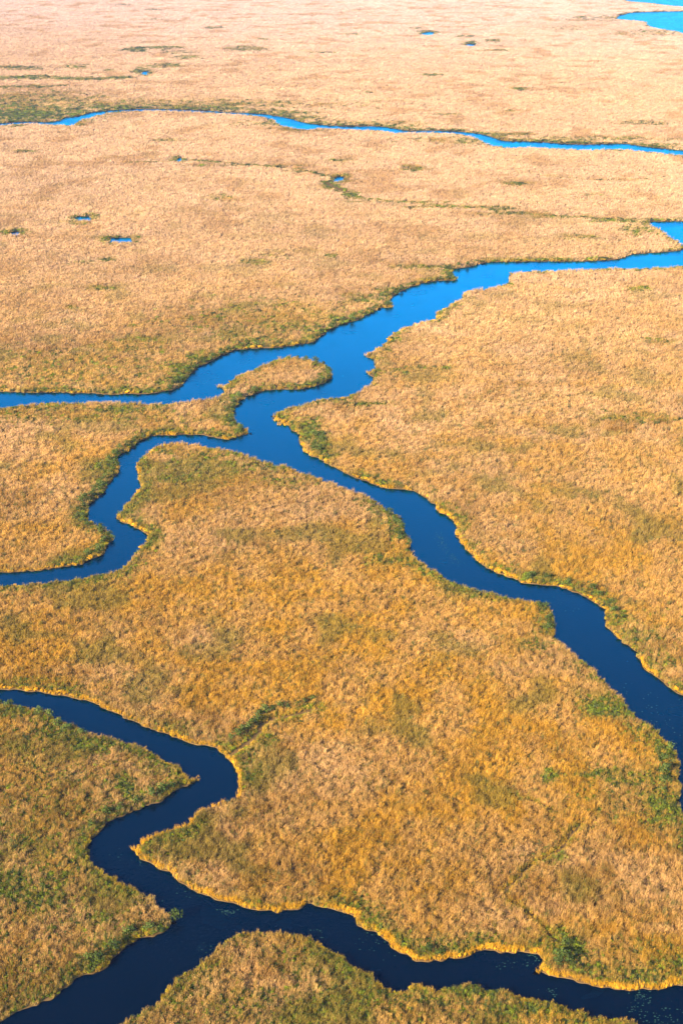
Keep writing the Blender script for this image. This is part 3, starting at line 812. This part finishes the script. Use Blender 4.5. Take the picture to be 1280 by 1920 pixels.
# ------------------------------------------------------------------ single plants along the banks
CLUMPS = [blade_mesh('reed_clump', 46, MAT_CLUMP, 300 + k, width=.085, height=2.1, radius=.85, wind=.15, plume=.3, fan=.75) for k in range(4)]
SHRUBS = [shrub_mesh('willow_shrub', MAT_SHRUB, 400 + k) for k in range(4)]
ALLW = [g for _, g in WATERS]
def dry(p):
    return not any(inside(g, np.array([p[0]]), np.array([p[1]]))[0] for g in ALLW)
def nearest_bank(p):
    best = None
    for g in ALLW[:3]:
        dd = ((g - p) ** 2).sum(1)
        i = int(dd.argmin())
        if best is None or dd[i] < best[0]:
            t = g[(i + 1) % len(g)] - g[i - 1]
            t = t / (np.linalg.norm(t) + 1e-9)
            best = (dd[i], g[i], t)
    return best
def plant_row(name, meshes, line, step, label, cat, group, inland=(0.2, 0.7), scale=(0.5, 0.85), h=0.0, skip=0.0):
    g = unproject([p[0] for p in line], [p[1] for p in line], h)
    seg = np.linalg.norm(np.diff(g, axis=0), axis=1)
    s = np.concatenate([[0], np.cumsum(seg)])
    pos = random.uniform(0, step)
    made = 0
    while pos < s[-1]:
        i = min(np.searchsorted(s, pos) - 1, len(seg) - 1); i = max(i, 0)
        q = g[i] + (g[i + 1] - g[i]) * ((pos - s[i]) / seg[i])
        pos += step * random.uniform(.7, 1.35)
        if random.random() < skip: continue
        if inland is None:
            p = q + np.array([random.uniform(-2.2, -.6), random.uniform(.6, 2.2)])
        else:
            _, b, t = nearest_bank(q)
            nr = np.array([t[1], -t[0]])
            if not dry(b + nr * .6): nr = -nr
            p = b + nr * random.uniform(*inland)
            if not dry(p): p = b + nr * (inland[1] + .4)
        if not dry(p): continue
        o = bpy.data.objects.new(name, random.choice(meshes))
        COL.objects.link(o)
        sc = random.uniform(*scale)
        o.location = (p[0], p[1], LAND_Z - .1)
        o.scale = (sc * random.uniform(.85, 1.15), sc * random.uniform(.85, 1.15), sc * random.uniform(.85, 1.1))
        o.rotation_euler = (random.gauss(0, .06), random.gauss(0, .06), random.uniform(0, 6.28))
        tag(o, label, cat, group)
        made += 1
    return made

total = 0
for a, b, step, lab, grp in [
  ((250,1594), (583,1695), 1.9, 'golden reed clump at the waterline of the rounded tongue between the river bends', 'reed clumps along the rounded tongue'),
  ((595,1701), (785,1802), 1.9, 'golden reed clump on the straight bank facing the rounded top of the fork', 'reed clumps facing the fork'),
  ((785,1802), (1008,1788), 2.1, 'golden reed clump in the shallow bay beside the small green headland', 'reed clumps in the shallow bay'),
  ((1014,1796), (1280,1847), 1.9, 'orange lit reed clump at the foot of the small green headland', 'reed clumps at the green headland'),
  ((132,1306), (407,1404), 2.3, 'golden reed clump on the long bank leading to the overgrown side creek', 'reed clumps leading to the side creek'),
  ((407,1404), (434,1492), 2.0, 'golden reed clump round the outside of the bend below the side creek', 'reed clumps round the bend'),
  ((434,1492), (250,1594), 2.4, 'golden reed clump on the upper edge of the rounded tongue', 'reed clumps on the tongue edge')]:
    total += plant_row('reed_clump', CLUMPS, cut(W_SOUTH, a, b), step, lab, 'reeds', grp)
print('clumps', total)
total = 0
for line, step, lab, grp, inl in [
  ([(318,733),(352,707),(400,675),(460,655),(530,651)], 4.2, 'dark green bush on the bank opposite the oval peninsula', 'bushes opposite the oval peninsula', (0.8, 5)),
  ([(585,642),(620,618),(670,600),(735,575),(755,545)], 5.0, 'green bush on the curved far bank of the wide river', 'bushes on the curved far bank', (0.8, 6)),
  ([(800,530),(855,525),(847,507),(900,494)], 5.5, 'green bush on the blunt point where the wide river narrows', 'bushes on the blunt point', (0.8, 5)),
  ([(195,985),(162,965),(182,935),(215,895),(222,857),(265,827)], 3.8, 'dark green bush on the shaded bank of the side channel', 'bushes on the side channel', (0.6, 4)),
  ([(160,1055),(197,1025),(210,1010),(195,985)], 4.0, 'green bush round the blunt cape in the side channel', 'bushes round the blunt cape', (0.6, 3)),
  ([(472,811),(435,778),(450,752),(490,735)], 3.6, 'dark green bush on the narrow neck leading to the oval peninsula', 'bushes on the narrow neck', (0.6, 4)),
  ([(565,729),(622,709),(605,680),(560,669)], 4.4, 'small green bush on the rim of the oval peninsula', 'bushes rimming the oval peninsula', (0.5, 2)),
  ([(547,807),(565,826),(572,847),(600,862)], 4.5, 'green bush behind the yellow reeds where the river narrows below the oval peninsula', 'bushes by the narrows', (4, 14)),
  ([(735,957),(752,975),(762,997),(780,1042)], 3.4, 'dark green bush on the concave bank of the main river', 'bushes on the concave bank', (0.5, 4)),
  ([(1025,1132),(1037,1170),(1040,1190)], 3.2, 'dark green bush at the square corner of the main river bank', 'bushes at the square corner', (0.5, 3)),
  ([(1265,1402),(1274,1465),(1276,1500)], 3.0, 'green bush on the bank where the main river leaves the large reed bed', 'bushes at the end of the large reed bed', (0.5, 6)),
  ([(965,1087),(1050,1101),(1110,1125),(1137,1150)], 5.0, 'green bush behind the yellow reed edge of the outer main bank', 'bushes behind the yellow edge', (2.5, 6)),
  ([(1014,1796),(1035,1830),(1070,1837)], 2.2, 'bright green bush on the small headland by the shallow bay', 'bushes on the green headland', (3, 10)),
  ([(790,1800),(850,1795)], 3.0, 'olive bush at the bottom of the long straight bank', 'bushes at the bottom of the bank', (1, 4)),
  ([(440,1402),(470,1380),(500,1345),(598,1320)], 2.6, 'yellow green bush beside the overgrown side creek', 'bushes beside the side creek', None),
  ([(183,1563),(222,1536),(305,1500),(350,1473)], 4.5, 'olive green bush on the inner side of the sharp cape', 'bushes on the sharp cape', (0.6, 3)),
  ([(150,1832),(197,1815),(240,1777),(327,1722)], 4.5, 'olive green bush on the straight edge of the lower cape', 'bushes on the lower cape', (1, 6)),
  ([(0,1312),(60,1321),(100,1342),(195,1370)], 5.0, 'olive green bush on the shaded bank facing the long golden bank', 'bushes facing the golden bank', (0.6, 4)),
  ]:
    total += plant_row('willow_shrub', SHRUBS, line, step, lab, 'bush', grp, inland=inl, scale=(0.8, 1.4))
print('shrubs', total, time.time() - T0)
# tiny reed islets off the point where the river narrows
for k, (x, y, s) in enumerate([(518,789,1.0),(526,793,1.2),(537,797,1.0),(523,797,.7),(412,726,1.1),(687,666,1.2),(368,1463,.7)]):
    g = unproject(x, y, 0)
    o = bpy.data.objects.new('reed_islet', CLUMPS[k % 4])
    COL.objects.link(o)
    o.location = (g[0], g[1], -.1); o.scale = (1.7 * s, 1.3 * s, .75 * s)
    tag(o, ['tuft of reeds standing in the water beside the narrows', 'tuft of reeds standing in the water beside the narrows', 'tuft of reeds standing in the water beside the narrows', 'tuft of reeds standing in the water beside the narrows',
            'reed tuft in the water at the root of the oval peninsula', 'reed tuft off the jagged bank across from the oval peninsula', 'reed tuft off the tip of the sharp cape'][k], 'reeds', 'reed tufts in the water' if k < 4 else None)

# ------------------------------------------------------------------ floating weed on the dark water
def weed(name, label, strokes, seed):
    r = np.random.default_rng(seed)
    V, F = [], []
    for (x0, y0, x1, y1, wdt, cnt) in strokes:
        g0, g1 = unproject(x0, y0), unproject(x1, y1)
        for _ in range(int(cnt * .55)):
            t = r.random()
            c = g0 + (g1 - g0) * t + r.normal(0, wdt, 2)
            if dry(c): continue
            s = r.uniform(.06, .2); a0 = r.uniform(0, 6.28)
            i = len(V)
            for q in range(5):
                a = a0 + q * 1.2566
                rr = s * r.uniform(.6, 1.2)
                V.append((c[0] + math.cos(a) * rr * 1.6, c[1] + math.sin(a) * rr, .015))
            F.append(tuple(range(i, i + 5)))
    o = mesh_obj(name, V, F, MAT_WEED)
    tag(o, label, 'water plants', kind='stuff')
weed('water_weed', 'pale specks of floating weed on the dark forked river', [(410,1708,440,1712,.7,60),(330,1650,365,1690,2,40),(590,1740,610,1750,1.2,20),(690,1752,740,1780,2.5,70),(985,1800,1010,1795,1.5,70),(1190,1870,1215,1868,1.2,60),(1180,1895,1270,1910,2,120),(1020,1858,1040,1860,.8,20),(225,1602,262,1618,2,25),(380,1780,400,1775,1,20),(940,1812,960,1808,.8,20)], 5)
weed('water_weed', 'faint drifting streak of weed along the main river', [(824,1000,832,1028,1.0,130),(832,1028,862,1058,1.2,110),(1180,1300,1260,1380,6,120),(700,912,720,918,1,20),(1020,1128,1060,1140,3,30),(835,564,852,562,1.0,40)], 6)

# ------------------------------------------------------------------ haze
def haze():
    x, y0, y1, z0, z1 = 27000, -9000, 31000, -3.0, CAM_H + 20
    V = [(-x, y0, z0), (x, y0, z0), (x, y1, z0), (-x, y1, z0), (-x, y0, z1), (x, y0, z1), (x, y1, z1), (-x, y1, z1)]
    F = [(0, 3, 2, 1), (4, 5, 6, 7), (0, 1, 5, 4), (1, 2, 6, 5), (2, 3, 7, 6), (3, 0, 4, 7)]
    m, nt, out = new_mat('haze_air')
    v = N(nt, 'ShaderNodeVolumePrincipled')
    v.inputs['Color'].default_value = (0.44, 0.54, 1.0, 1)
    v.inputs['Density'].default_value = 0.000028
    v.inputs['Anisotropy'].default_value = 0.0
    nt.links.new(v.outputs[0], out.inputs['Volume'])
    o = mesh_obj('haze', V, F, m)
    tag(o, 'pale haze over the whole marsh', 'haze', kind='stuff')
haze()

print('end', time.time() - T0)
